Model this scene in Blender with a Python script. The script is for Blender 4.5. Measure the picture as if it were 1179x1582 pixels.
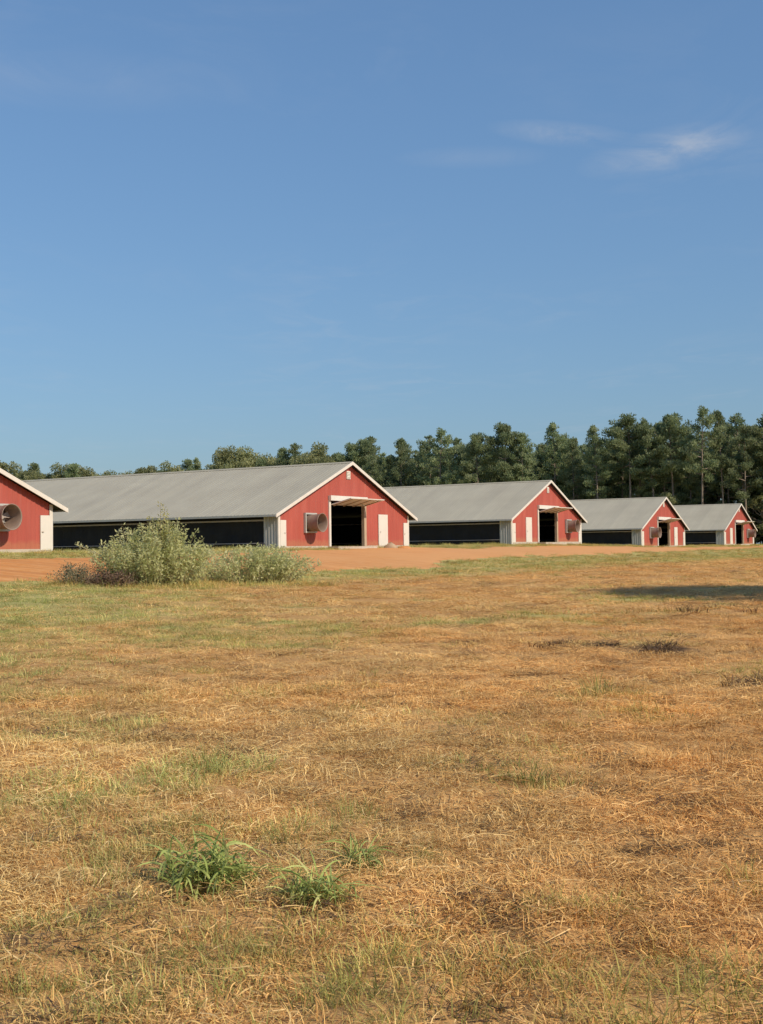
import bpy, math, random
import numpy as np
from mathutils import Vector, Matrix
R = math.radians
random.seed(7)
rng = np.random.default_rng(7)
for o in list(bpy.data.objects):
    bpy.data.objects.remove(o)
scene = bpy.context.scene
COL = scene.collection

# ------------------------------------------------------------------ camera
cam_d = bpy.data.cameras.new('camera')
cam = bpy.data.objects.new('camera', cam_d); COL.objects.link(cam)
cam_d.sensor_fit = 'VERTICAL'; cam_d.sensor_height = 36.0; cam_d.lens = 42.1
cam_d.clip_start = 0.1; cam_d.clip_end = 9000
cam.matrix_world = (Matrix.Translation((0, 0, 1.6)) @ Matrix.Rotation(R(-0.14), 4, 'Z') @ Matrix.Rotation(R(90 + 1.77), 4, 'X')
                    @ Matrix.Rotation(R(-0.75), 4, 'Z'))
scene.camera = cam

# ------------------------------------------------------------------ sky, sun, exposure
SUN_AZ = R(128.0)       # clockwise from +Y (the way the camera looks)
SUN_EL = R(36.0)
world = bpy.data.worlds.new('World'); scene.world = world; world.use_nodes = True
wn = world.node_tree.nodes; wl = world.node_tree.links; wn.clear()
w_out = wn.new('ShaderNodeOutputWorld'); w_bg = wn.new('ShaderNodeBackground')
sky = wn.new('ShaderNodeTexSky'); sky.sky_type = 'NISHITA'; sky.sun_disc = False
sky.sun_elevation = SUN_EL; sky.sun_rotation = SUN_AZ
sky.air_density = 1.5; sky.dust_density = 1.0; sky.ozone_density = 6.0; sky.altitude = 100
w_bg.inputs['Strength'].default_value = 0.10
w_gm = wn.new('ShaderNodeGamma'); w_gm.inputs['Gamma'].default_value = 0.65
wl.new(sky.outputs[0], w_gm.inputs['Color'])
w_hs = wn.new('ShaderNodeVectorMath'); w_hs.operation = 'MULTIPLY'; w_hs.inputs[1].default_value = (0.97, 1.275, 1.65)
wl.new(w_gm.outputs[0], w_hs.inputs[0])
# thin cirrus: noise on a flat high layer (direction / height)
w_tc = wn.new('ShaderNodeTexCoord')
w_sep = wn.new('ShaderNodeSeparateXYZ'); wl.new(w_tc.outputs['Generated'], w_sep.inputs[0])
def wmath(op, a, b=None, clamp=False):
    m = wn.new('ShaderNodeMath'); m.operation = op; m.use_clamp = clamp
    for i, v in enumerate((a, b)):
        if v is None: continue
        if isinstance(v, (int, float)): m.inputs[i].default_value = v
        else: wl.new(v, m.inputs[i])
    return m.outputs[0]
zc = wmath('MAXIMUM', w_sep.outputs[2], 0.03)
cu = wmath('DIVIDE', w_sep.outputs[0], zc); cv = wmath('DIVIDE', w_sep.outputs[1], zc)
w_cmb = wn.new('ShaderNodeCombineXYZ'); wl.new(cu, w_cmb.inputs[0]); wl.new(cv, w_cmb.inputs[1])
w_map = wn.new('ShaderNodeMapping'); w_map.inputs['Rotation'].default_value = (0, 0, R(24))
w_map.inputs['Scale'].default_value = (1.3, 1.0, 1); wl.new(w_cmb.outputs[0], w_map.inputs[0])
w_n1 = wn.new('ShaderNodeTexNoise'); w_n1.inputs['Scale'].default_value = 2.2
w_n1.inputs['Detail'].default_value = 9; w_n1.inputs['Roughness'].default_value = 0.62
w_n1.inputs['Distortion'].default_value = 1.1; wl.new(w_map.outputs[0], w_n1.inputs['Vector'])
w_n2 = wn.new('ShaderNodeTexNoise'); w_n2.inputs['Scale'].default_value = 0.55
w_n2.inputs['Detail'].default_value = 2; wl.new(w_map.outputs[0], w_n2.inputs['Vector'])
def wrange(v, a, b, c, d):
    m = wn.new('ShaderNodeMapRange'); m.inputs[1].default_value = a; m.inputs[2].default_value = b
    m.inputs[3].default_value = c; m.inputs[4].default_value = d; wl.new(v, m.inputs[0]); return m.outputs[0]
# one denser wisp high on the right, thin veils elsewhere
def wblob(u, v, ru, rv, rot):
    s = wn.new('ShaderNodeMapping'); s.vector_type = 'TEXTURE'
    s.inputs['Location'].default_value = (u, v, 0); s.inputs['Rotation'].default_value = (0, 0, rot)
    s.inputs['Scale'].default_value = (ru, rv, 1); wl.new(w_cmb.outputs[0], s.inputs[0])
    l = wn.new('ShaderNodeVectorMath'); l.operation = 'LENGTH'; wl.new(s.outputs[0], l.inputs[0])
    return wrange(l.outputs['Value'], 0.2, 1.0, 1, 0)
blob = wmath('MAXIMUM', wblob(0.73, 3.02, 0.17, 0.26, R(35)),
       wmath('MULTIPLY', wmath('MAXIMUM', wblob(0.47, 2.88, 0.22, 0.09, R(22)), wmath('MULTIPLY', wmath('MAXIMUM', wblob(0.26, 3.04, 0.22, 0.10, R(0)), wblob(-0.66, 2.5, 0.45, 0.2, R(10))), 0.35)), 0.62))
wisp = wmath('MULTIPLY', wrange(w_n1.outputs[0], 0.33, 0.62, 0, 1), blob)
veil = wmath('MULTIPLY', wrange(w_n1.outputs[0], 0.46, 0.75, 0, 1), wrange(w_n2.outputs[0], 0.45, 0.65, 0, 1))
cl = wmath('ADD', wmath('MULTIPLY', wisp, 0.50), wmath('MULTIPLY', veil, 0.16), True)
w_mix = wn.new('ShaderNodeMix'); w_mix.data_type = 'RGBA'
wl.new(cl, w_mix.inputs['Factor']); wl.new(w_hs.outputs[0], w_mix.inputs['A'])
w_mix.inputs['B'].default_value = (4.4, 4.6, 5.0, 1)
wl.new(w_mix.outputs['Result'], w_bg.inputs['Color']); wl.new(w_bg.outputs[0], w_out.inputs[0])

sun_d = bpy.data.lights.new('sun', 'SUN'); sun_d.energy = 3.8; sun_d.angle = R(0.53)
sun_d.color = (1.0, 0.85, 0.66)
sun = bpy.data.objects.new('sun', sun_d); COL.objects.link(sun)
sv = Vector((math.sin(SUN_AZ) * math.cos(SUN_EL), math.cos(SUN_AZ) * math.cos(SUN_EL), math.sin(SUN_EL)))
sun.rotation_euler = sv.to_track_quat('Z', 'Y').to_euler(); sun.location = (60, -30, 60)
vs = scene.view_settings
vs.view_transform = 'Standard'; vs.look = 'None'; vs.exposure = 0.3; vs.gamma = 1.0
vs.use_curve_mapping = False
scene.cycles.use_adaptive_sampling = True; scene.cycles.adaptive_threshold = 0.025
scene.cycles.max_bounces = 5; scene.cycles.diffuse_bounces = 4; scene.cycles.glossy_bounces = 2
scene.cycles.transmission_bounces = 3; scene.cycles.transparent_max_bounces = 4

# ------------------------------------------------------------------ helpers
def new_mesh(name, verts, faces, mat=None, smooth=False):
    me = bpy.data.meshes.new(name)
    if isinstance(verts, np.ndarray): verts = verts.tolist()
    if isinstance(faces, np.ndarray): faces = faces.tolist()
    me.from_pydata(verts, [], faces)
    if mat: me.materials.append(mat)
    if smooth: me.polygons.foreach_set('use_smooth', [True] * len(me.polygons))
    me.update()
    return me
def add(name, data, parent=None, loc=(0, 0, 0), rot=(0, 0, 0), sc=(1, 1, 1)):
    o = bpy.data.objects.new(name, data); COL.objects.link(o)
    o.parent = parent; o.location = loc; o.rotation_euler = rot; o.scale = sc
    return o
def tag(o, label, cat=None, group=None, kind=None):
    if label: o['label'] = label
    if cat: o['category'] = cat
    if group: o['group'] = group
    if kind: o['kind'] = kind
    return o
class MB:
    def __init__(s): s.v = []; s.f = []
    def quad(s, a, b, c, d):
        n = len(s.v); s.v += [a, b, c, d]; s.f.append((n, n + 1, n + 2, n + 3)); return s
    def hexa(s, p):              # 8 corners: bottom 4 (ccw), top 4
        n = len(s.v); s.v += [tuple(q) for q in p]
        s.f += [(n+3, n+2, n+1, n), (n+4, n+5, n+6, n+7)] + [(n+i, n+(i+1) % 4, n+4+(i+1) % 4, n+4+i) for i in range(4)]
        return s
    def box(s, x0, x1, y0, y1, z0, z1):
        return s.hexa([(x0, y0, z0), (x1, y0, z0), (x1, y1, z0), (x0, y1, z0),
                       (x0, y0, z1), (x1, y0, z1), (x1, y1, z1), (x0, y1, z1)])
    def tube(s, pts, rad, n=6, cap=True):
        pts = [Vector(p) for p in pts]; base = len(s.v)
        for i, p in enumerate(pts):
            d = (pts[min(i+1, len(pts)-1)] - pts[max(i-1, 0)]).normalized()
            u = d.cross(Vector((0.31, 0.95, 0.11))).normalized(); w = d.cross(u)
            r = rad[i] if hasattr(rad, '__len__') else rad
            for k in range(n):
                t = 2 * math.pi * k / n
                s.v.append(tuple(p + u * (r * math.cos(t)) + w * (r * math.sin(t))))
        for i in range(len(pts) - 1):
            for k in range(n):
                a = base + i*n + k; b = base + i*n + (k+1) % n
                s.f.append((a, b, b + n, a + n))
        if cap:
            s.f.append(tuple(range(base + n - 1, base - 1, -1)))
            e = base + (len(pts) - 1) * n; s.f.append(tuple(range(e, e + n)))
        return s
    def mesh(s, name, mat=None, smooth=False): return new_mesh(name, s.v, s.f, mat, smooth)

# value noise, vectorised
_perm = np.random.default_rng(3).random((512, 512))
def vnoise(x, y):
    xi = np.floor(x).astype(int); yi = np.floor(y).astype(int)
    fx = x - xi; fy = y - yi; fx = fx*fx*(3-2*fx); fy = fy*fy*(3-2*fy)
    g = lambda i, j: _perm[i & 511, j & 511]
    return ((g(xi, yi)*(1-fx) + g(xi+1, yi)*fx)*(1-fy) + (g(xi, yi+1)*(1-fx) + g(xi+1, yi+1)*fx)*fy)
def fbm(x, y, o=4):
    s = 0; a = .5; t = 0
    for i in range(o):
        s = s + a * vnoise(x * 2**i + 17.3*i, y * 2**i + 9.1*i); t += a; a *= .5
    return s / t

# materials -------------------------------------------------------------
class Mat:
    def __init__(s, name, rough=0.8, spec=0.3):
        s.m = bpy.data.materials.new(name); s.m.use_nodes = True
        s.n = s.m.node_tree.nodes; s.l = s.m.node_tree.links
        s.b = s.n['Principled BSDF']; s.b.inputs['Roughness'].default_value = rough
        s.b.inputs['Specular IOR Level'].default_value = spec
    def node(s, t, **kw):
        n = s.n.new(t)
        for k, v in kw.items(): setattr(n, k, v)
        return n
    def coord(s, kind='Object', scale=(1, 1, 1), rot=(0, 0, 0)):
        tc = s.node('ShaderNodeTexCoord'); mp = s.node('ShaderNodeMapping')
        if kind == 'World':
            g = s.node('ShaderNodeNewGeometry'); s.l.new(g.outputs['Position'], mp.inputs[0])
        else: s.l.new(tc.outputs[kind], mp.inputs[0])
        mp.inputs['Scale'].default_value = scale; mp.inputs['Rotation'].default_value = rot
        return mp.outputs[0]
    def noise(s, vec, scale, detail=4, rough=.55, dist=0):
        n = s.node('ShaderNodeTexNoise'); s.l.new(vec, n.inputs['Vector'])
        n.inputs['Scale'].default_value = scale; n.inputs['Detail'].default_value = detail
        n.inputs['Roughness'].default_value = rough; n.inputs['Distortion'].default_value = dist
        return n.outputs[0]
    def ramp(s, fac, stops):
        r = s.node('ShaderNodeValToRGB'); s.l.new(fac, r.inputs[0]); e = r.color_ramp.elements
        while len(e) < len(stops): e.new(0.5)
        for i, (p, c) in enumerate(stops):
            e[i].position = p; e[i].color = (c, c, c, 1) if isinstance(c, (int, float)) else (*c, 1)
        return r.outputs[0]
    def mix(s, fac, a, b, mode='MIX'):
        m = s.node('ShaderNodeMix', data_type='RGBA', blend_type=mode)
        for k, v in (('Factor', fac), ('A', a), ('B', b)):
            if isinstance(v, (int, float)): m.inputs[k].default_value = v
            elif isinstance(v, tuple): m.inputs[k].default_value = (*v, 1)
            else: s.l.new(v, m.inputs[k])
        return m.outputs['Result']
    def attr(s, name):
        a = s.node('ShaderNodeAttribute', attribute_name=name); return a
    def color(s, c):
        if isinstance(c, tuple): s.b.inputs['Base Color'].default_value = (*c, 1)
        else: s.l.new(c, s.b.inputs['Base Color'])
        return s
    def bump(s, h, strength=.3, dist=.02):
        b = s.node('ShaderNodeBump'); b.inputs['Strength'].default_value = strength
        b.inputs['Distance'].default_value = dist; s.l.new(h, b.inputs['Height'])
        s.l.new(b.outputs[0], s.b.inputs['Normal']); return s

def paint(name, c1, c2, scale=(1, 1, .25), rough=.55, nscale=1.5, dirt=None):
    m = Mat(name, rough)
    v = m.coord('Object', scale)
    n1 = m.noise(v, nscale, 6, .6)
    c = m.ramp(n1, [(.3, c1), (.7, c2)])
    if dirt:
        n2 = m.noise(v, nscale * 4, 5, .7)
        c = m.mix(m.ramp(n2, [(.56, 0), (.78, .6)]), c, dirt)
    m.color(c); return m.m
def red_mat():
    m = Mat('red_paint', .55)
    c = m.ramp(m.noise(m.coord('Object', (1, 1, .18)), 1.1, 6, .6), [(.3, (.335, .068, .05)), (.7, (.42, .096, .071))])
    c = m.mix(m.ramp(m.noise(m.coord('Object', (3.3, 1, .12)), 1.3, 5, .7), [(.52, 0), (.8, .5)]), c, (.40, .15, .115))
    c = m.mix(m.ramp(m.noise(m.coord('Object', (1, 1, 1)), 7, 5, .7), [(.6, 0), (.8, .35)]), c, (.26, .075, .05))
    sp = m.node('ShaderNodeSeparateXYZ'); tc = m.node('ShaderNodeTexCoord'); m.l.new(tc.outputs['Object'], sp.inputs[0])
    ad = m.node('ShaderNodeMath', operation='ADD'); m.l.new(sp.outputs[2], ad.inputs[0])
    nz = m.node('ShaderNodeMath', operation='MULTIPLY'); nz.inputs[1].default_value = -.7; m.l.new(m.noise(m.coord('Object', (1.2, 1, 1)), 1.6, 5, .65), nz.inputs[0]); m.l.new(nz.outputs[0], ad.inputs[1])
    c = m.mix(m.ramp(ad.outputs[0], [(0, .42), (.2, 0)]), c, (.40, .18, .09))
    oi = m.node('ShaderNodeObjectInfo')
    c = m.mix(1.0, c, m.ramp(oi.outputs['Random'], [(0, (.88, .93, .95)), (1, (1.0, 1.04, 1.03))]), 'MULTIPLY')
    m.color(c); return m.m
M_red = red_mat()
M_white = paint('white_paint', (.58, .55, .49), (.66, .63, .57), (1, 1, 1), .55, 2.0, (.50, .45, .37))
M_door = paint('door_paint', (.60, .57, .51), (.65, .62, .56), (1, 1, 1), .5, 1.5, (.58, .52, .43))
M_wood = paint('weathered_wood', (.36, .27, .18), (.46, .36, .26), (4, 4, .6), .8, 3.0)
M_dark = paint('black_curtain', (.010, .010, .011), (.018, .018, .019), (1, 1, 1), .7, 1.0)
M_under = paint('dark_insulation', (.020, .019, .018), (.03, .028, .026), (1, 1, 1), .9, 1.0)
M_galv = paint('galvanised_metal', (.34, .29, .26), (.44, .39, .35), (1, 1, 1), .42, 2.5, (.26, .17, .12))
M_fan = paint('rusty_fan_housing', (.20, .145, .115), (.30, .23, .185), (1, 1, 1), .55, 2.2, (.22, .10, .06))
M_gpanel = paint('pale_metal_panel', (.38, .38, .35), (.46, .46, .43), (1, 1, .3), .5, 2.0, (.40, .38, .34))
M_conc = paint('concrete', (.40, .35, .29), (.50, .44, .36), (1, 1, 1), .9, 3.0, (.36, .20, .11))
M_litter = paint('dark_litter', (.05, .038, .028), (.09, .065, .045), (1, 1, 1), .95, 2.0)

def roof_mat():
    m = Mat('weathered_metal_roof', .48, .4)
    v = m.coord('Object', (1, 1, 1))
    base = m.ramp(m.noise(v, .35, 5, .6), [(.3, (.38, .348, .262)), (.7, (.44, .41, .312))])
    streak = m.noise(m.coord('Object', (.25, 2.2, .25)), 1.0, 6, .65)
    c = m.mix(m.ramp(streak, [(.45, 0), (.8, .32)]), base, (.31, .275, .21))
    spot = m.noise(v, 1.6, 6, .7)
    c = m.mix(m.ramp(spot, [(.6, 0), (.8, .5)]), c, (.40, .30, .20))
    sp = m.node('ShaderNodeSeparateXYZ'); tc = m.node('ShaderNodeTexCoord'); m.l.new(tc.outputs['Object'], sp.inputs[0])
    dv = m.node('ShaderNodeMath', operation='DIVIDE'); dv.inputs[1].default_value = .9; m.l.new(sp.outputs[1], dv.inputs[0])
    fl = m.node('ShaderNodeMath', operation='FLOOR'); m.l.new(dv.outputs[0], fl.inputs[0])
    wnz = m.node('ShaderNodeTexWhiteNoise', noise_dimensions='1D'); m.l.new(fl.outputs[0], wnz.inputs['W'])
    c = m.mix(1.0, c, m.ramp(wnz.outputs['Value'], [(0, (.97, .97, .96)), (1, (1.05, 1.05, 1.03))]), 'MULTIPLY')
    m.color(c); return m.m
M_roof = roof_mat()

# ------------------------------------------------------------------ terrain shape
AX = np.array([.515, .857]); NX = np.array([.857, -.515])      # along the row of gables / out of the gables
def uv_of(X, Y):
    return (X + 16.4) * AX[0] + (Y - 60) * AX[1], (X + 16.4) * NX[0] + (Y - 60) * NX[1]
VP = [-400, -.5, 3.6, 9.8, 12.0, 18, 30, 45, 400]; ZP = [1, 1, .80, .38, .25, .13, .04, 0, 0]
UP = [-60, 0, 25, 45, 62, 80, 97, 132, 200, 500]; BP = [1.72, 1.73, 1.76, 1.85, 1.95, 1.75, 1.48, 1.57, 1.6, 1.6]
# green and dark field patches; those by the tufts mix dark soil and painted shade: x, y, rx, ry, weight
GREEN = [(-2.6, 22, 2.6, 3.2, .8), (-7.1, 29, 5, 7, .55), (-3.5, 24, 3, 4, .5), (-9.5, 38, 5, 5, .55), (-2.05, 7.75, .75, .8, .95), (-1.25, 8.6, .55, .6, .8),
         (-1.4, 5.1, .5, .36, .85), (-.5, 4.45, .42, .32, .72), (-1.05, 4.3, .6, .25, .25), (1.2, 4.2, .45, .28, .65), (-.85, 4.95, .3, .22, .5), (7.6, 35.5, 2.2, 2.2, .9),
         (1.05, 8.3, .35, .4, .9), (2.24, 12.4, .45, .6, .8), (-.25, 5.9, .25, .2, .4), (-.5, 6.7, .3, .4, .6), (-.2, 7.3, .25, .3, .7), (-5, 13, 2.4, 2.5, .5), (-3.2, 10.6, 1.2, 1.0, .55), (4.3, 10.5, .5, .5, .6),
         (5, 15, 1.2, 1.2, .5), (.25, 6.2, .22, .2, .6), (.9, 5.2, .3, .25, .4), (2.8, 26, 3, 3, .3), (-1.0, 13, .8, .8, .3), (1.75, 5.6, .3, .3, .35)]
DARK = [(3.0, 19.8, .9, .7, .95), (3.6, 19.0, .5, .5, .95), (4.2, 18.0, .6, .7, .95), (4.5, 13.5, .8, .7, .5), (-.90, 5.60, .17, .11, 1.3), (-.33, 5.37, .13, .09, 1.2), (-.17, 5.93, .14, .08, .9),
        (-1.15, 5.95, .14, .1, .7), (-.70, 5.66, .12, .08, 1.2), (-1.37, 5.35, .08, .06, .9), (1.55, 6.45, .35, .12, .7), (1.95, 6.2, .25, .15, .8), (5.6, 14.0, .8, .9, .45), (9.5, 30, 2.5, 2.2, .3), (7.5, 26, 1.6, 1.4, .25)]
def blobs(X, Y, B):
    m = np.zeros_like(X)
    for x, y, rx, ry, w in B:
        d = np.hypot((X - x) / rx, (Y - y) / ry)
        m = np.maximum(m, w * np.clip(1.35 - d, 0, 1))
    return m
def height(X, Y, detail=True):
    X = np.asarray(X, float); Y = np.asarray(Y, float)
    u, v = uv_of(X, Y)
    p = sum(np.interp(v + d, VP, ZP) for d in (-1.2, -.6, 0, .6, 1.2)) / 5
    b = sum(np.interp(u + d, UP, BP) for d in (-6, -3, 0, 3, 6)) / 5
    z = p * b
    field = np.clip((v - 9) / 6, 0, 1)
    dd = np.hypot(X, Y)
    if detail:
        z = z + field * (.22 * (fbm(X/9 + 40, Y/9 + 7, 2) - .5) * np.clip((dd - 9) / 14, 0, 1)
                         + .12 * (fbm(X/1.7, Y/1.7, 3) - .5) + .075 * (vnoise(X*2.6, Y*2.6) - .5) + .03 * (vnoise(X*7, Y*7) - .5))
        z = z - .05 * blobs(X, Y, DARK) * (dd < 9)
        z = z + np.clip(1 - v/9, 0, 1) * .04 * (fbm(X/2, Y/2, 2) - .5) * (v > 0)
    return z
def gz(x, y): return float(height(np.array([x]), np.array([y]))[0])

def green_of(X, Y):
    u, v = uv_of(X, Y)
    band = np.clip((19.5 - v + 5 * (fbm(X/5, Y/5, 3) - .5)) / 4.5, 0, 1) * .85
    leftf = np.clip((-X - .12*Y + 0) / 5, 0, 1) * np.clip((Y - 7) / 6, 0, 1) * .85
    n = fbm(X/1.1 + 5, Y/1.1 + 9, 3)
    g = np.maximum(np.maximum(band, leftf), blobs(X, Y, GREEN))
    g = np.clip(g * (.45 + 1.1*n) + np.clip((n - .60) * 2.6, 0, .45), 0, 1)
    return g
def dark_of(X, Y):
    n = fbm(X/.35 + 3, Y/.35 + 2, 3)
    return np.clip(blobs(X, Y, DARK) * np.clip((n - .28) * 3.2, 0, 1.5), 0, 1)
def dirt_of(X, Y):          # bare red clay track in front of the gables
    u, v = uv_of(X, Y)
    e = 3.4 * (fbm(u/6, v/3 + 4, 3) - .5) + 1.6 * (fbm(u/1.3, v/1.0, 3) - .5)
    far = np.interp(u, [-60, -18, 4, 16, 30, 60, 95, 130, 170], [10.5, 10.8, 11.5, 11.6, 9.0, 8.6, 6.2, 4.8, 4.2])
    near = np.interp(u, [-60, -18, -2, 8, 18, 26, 40, 60, 95, 130, 170], [4.6, 4.0, 3.6, 3.0, 2.2, .6, 2.0, 1.8, 2.0, 2.6, 3.0])
    return np.clip(np.minimum(far + e - v, v - near + .8*e) / .9, -1, 1)

# ------------------------------------------------------------------ ground sheet (polar grid around the standing point)
r1 = .4 * 1.0135 ** np.arange(0, 410); r1 = r1[r1 < 92]
r2 = r1[-1] * 1.045 ** np.arange(1, 100); r2 = r2[r2 < 6500]
rr = np.concatenate([r1, r2])
th = np.concatenate([np.arange(-34, 34, .3), np.arange(34, 326, 3.0)]) * math.pi / 180
TT, RR_ = np.meshgrid(th, rr)
GX = (RR_ * np.sin(TT)); GY = (RR_ * np.cos(TT))
GZ = height(GX, GY)
nR, nT = GX.shape
gv = np.stack([GX.ravel(), GY.ravel(), GZ.ravel()], 1)
ii, jj = np.meshgrid(np.arange(nR - 1), np.arange(nT), indexing='ij')
a_ = ii*nT + jj; b_ = ii*nT + (jj+1) % nT
gf = np.stack([a_, a_ + nT, b_ + nT, b_], -1).reshape(-1, 4)[:, ::-1]
gv = np.concatenate([gv, [[0, 0, float(GZ[0].mean())]]]); cidx = len(gv) - 1
gfl = gf.tolist() + [(cidx, (j+1) % nT, j) for j in range(nT)]
def ground_mat():
    m = Mat('dry_mown_field', .95, .12)
    v = m.coord('World')
    n1 = m.noise(v, 2.2, 8, .65); n2 = m.noise(v, 26, 5, .7); n3 = m.noise(v, .28, 4, .6)
    fib = m.noise(m.coord('World', (9, 60, 20), (0, 0, .5)), 1.0, 4, .7, .8)
    fib2 = m.noise(m.coord('World', (55, 8, 20), (0, 0, -.3)), 1.0, 4, .7, .8)
    soil = m.ramp(n1, [(.25, (.25, .125, .05)), (.5, (.40, .215, .082)), (.75, (.54, .32, .13))])
    straw = m.ramp(n2, [(.3, (.50, .29, .112)), (.7, (.75, .50, .21))])
    c = m.mix(m.ramp(fib, [(.42, 0), (.62, .85)]), soil, straw)
    c = m.mix(m.ramp(fib2, [(.45, 0), (.66, .7)]), c, straw)
    c = m.mix(m.ramp(n3, [(.35, 0), (.7, .35)]), c, (.50, .255, .085))
    n6 = m.noise(v, 1.1, 6, .7)
    gcol = m.ramp(n6, [(.34, (.24, .25, .085)), (.5, (.36, .36, .13)), (.66, (.52, .45, .19))])
    ga = m.attr('green'); c = m.mix(m.ramp(ga.outputs['Fac'], [(.1, 0), (.8, .85)]), c, gcol)
    da = m.attr('dark'); c = m.mix(m.ramp(da.outputs['Fac'], [(.1, 0), (.8, .9)]), c, (.06, .038, .025))
    n5 = m.noise(v, 110, 4, .75, .6)
    c = m.mix(1.0, c, m.ramp(n5, [(.34, (.52, .47, .43)), (.5, (.96, .96, .96)), (.66, (1.34, 1.38, 1.4))]), 'MULTIPLY')
    m.color(c); m.bump(n5, .35, .02); return m.m
M_ground = ground_mat()
ground_me = new_mesh('field', gv, gfl, M_ground, True)
fx, fy = gv[:, 0], gv[:, 1]
for nm, fn in (('green', green_of), ('dark', dark_of)):
    far = np.clip((np.hypot(fx, fy) - 12) / 16, 0, 1) if nm == 'green' else 1.0      # nearer, the blades themselves are built
    at = ground_me.attributes.new(nm, 'FLOAT', 'POINT'); at.data.foreach_set('value', (fn(fx, fy)*far).astype(np.float32))
ground = add('ground', ground_me); tag(ground, 'dry straw-coloured mown field with green patches', kind='structure')

# dirt track, a sheet whose ragged edges dip under the field
def dirt_mat():
    m = Mat('red_clay', .95, .1)
    v = m.coord('World')
    n1 = m.noise(v, .35, 6, .6); n2 = m.noise(v, 2.2, 8, .75)
    mp = m.coord('World', (.06, 1.3, 1), (0, 0, R(-59))); tr = m.noise(mp, 1.0, 5, .6, .4)
    c = m.ramp(n1, [(.3, (.53, .205, .055)), (.7, (.58, .26, .085))])
    c = m.mix(m.ramp(n2, [(.38, 0), (.66, .7)]), c, (.62, .36, .165))
    c = m.mix(m.ramp(tr, [(.46, 0), (.62, .6)]), c, (.42, .18, .07))
    ta = m.attr('tan'); c = m.mix(m.ramp(ta.outputs['Fac'], [(0, 0), (1, .75)]), c, (.62, .33, .145))
    m.color(c); m.bump(n2, .5, .05); return m.m
M_dirt = dirt_mat()
us = np.arange(-60, 172, .5); vsn = np.arange(-.5, 16, .3)
UU, VV = np.meshgrid(us, vsn)
DX = -16.4 + UU*AX[0] + VV*NX[0]; DY = 60 + UU*AX[1] + VV*NX[1]
DM = dirt_of(DX, DY)
DZ = height(DX, DY) + .045 * DM - .004
nv, nu = DX.shape
dvv = np.stack([DX.ravel(), DY.ravel(), DZ.ravel()], 1)
keep = (DM > -.6)
k4 = keep[:-1, :-1] | keep[1:, :-1] | keep[:-1, 1:] | keep[1:, 1:]
ii, jj = np.nonzero(k4)
df = np.stack([ii*nu + jj, ii*nu + jj + 1, (ii+1)*nu + jj + 1, (ii+1)*nu + jj], -1)[:, ::-1]
used, inv = np.unique(df, return_inverse=True)
dirt_me = new_mesh('dirt_track', dvv[used], inv.reshape(-1, 4), M_dirt, True)
at = dirt_me.attributes.new('tan', 'FLOAT', 'POINT'); at.data.foreach_set('value', (np.clip((UU.ravel()[used] - 2)/22, 0, 1)*(.55 + .9*fbm(UU.ravel()[used]/5, VV.ravel()[used]/1.5, 3))).astype(np.float32))
dirt = add('dirt_track', dirt_me)
tag(dirt, 'bare orange clay track running past the barn fronts', kind='structure')

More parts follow.
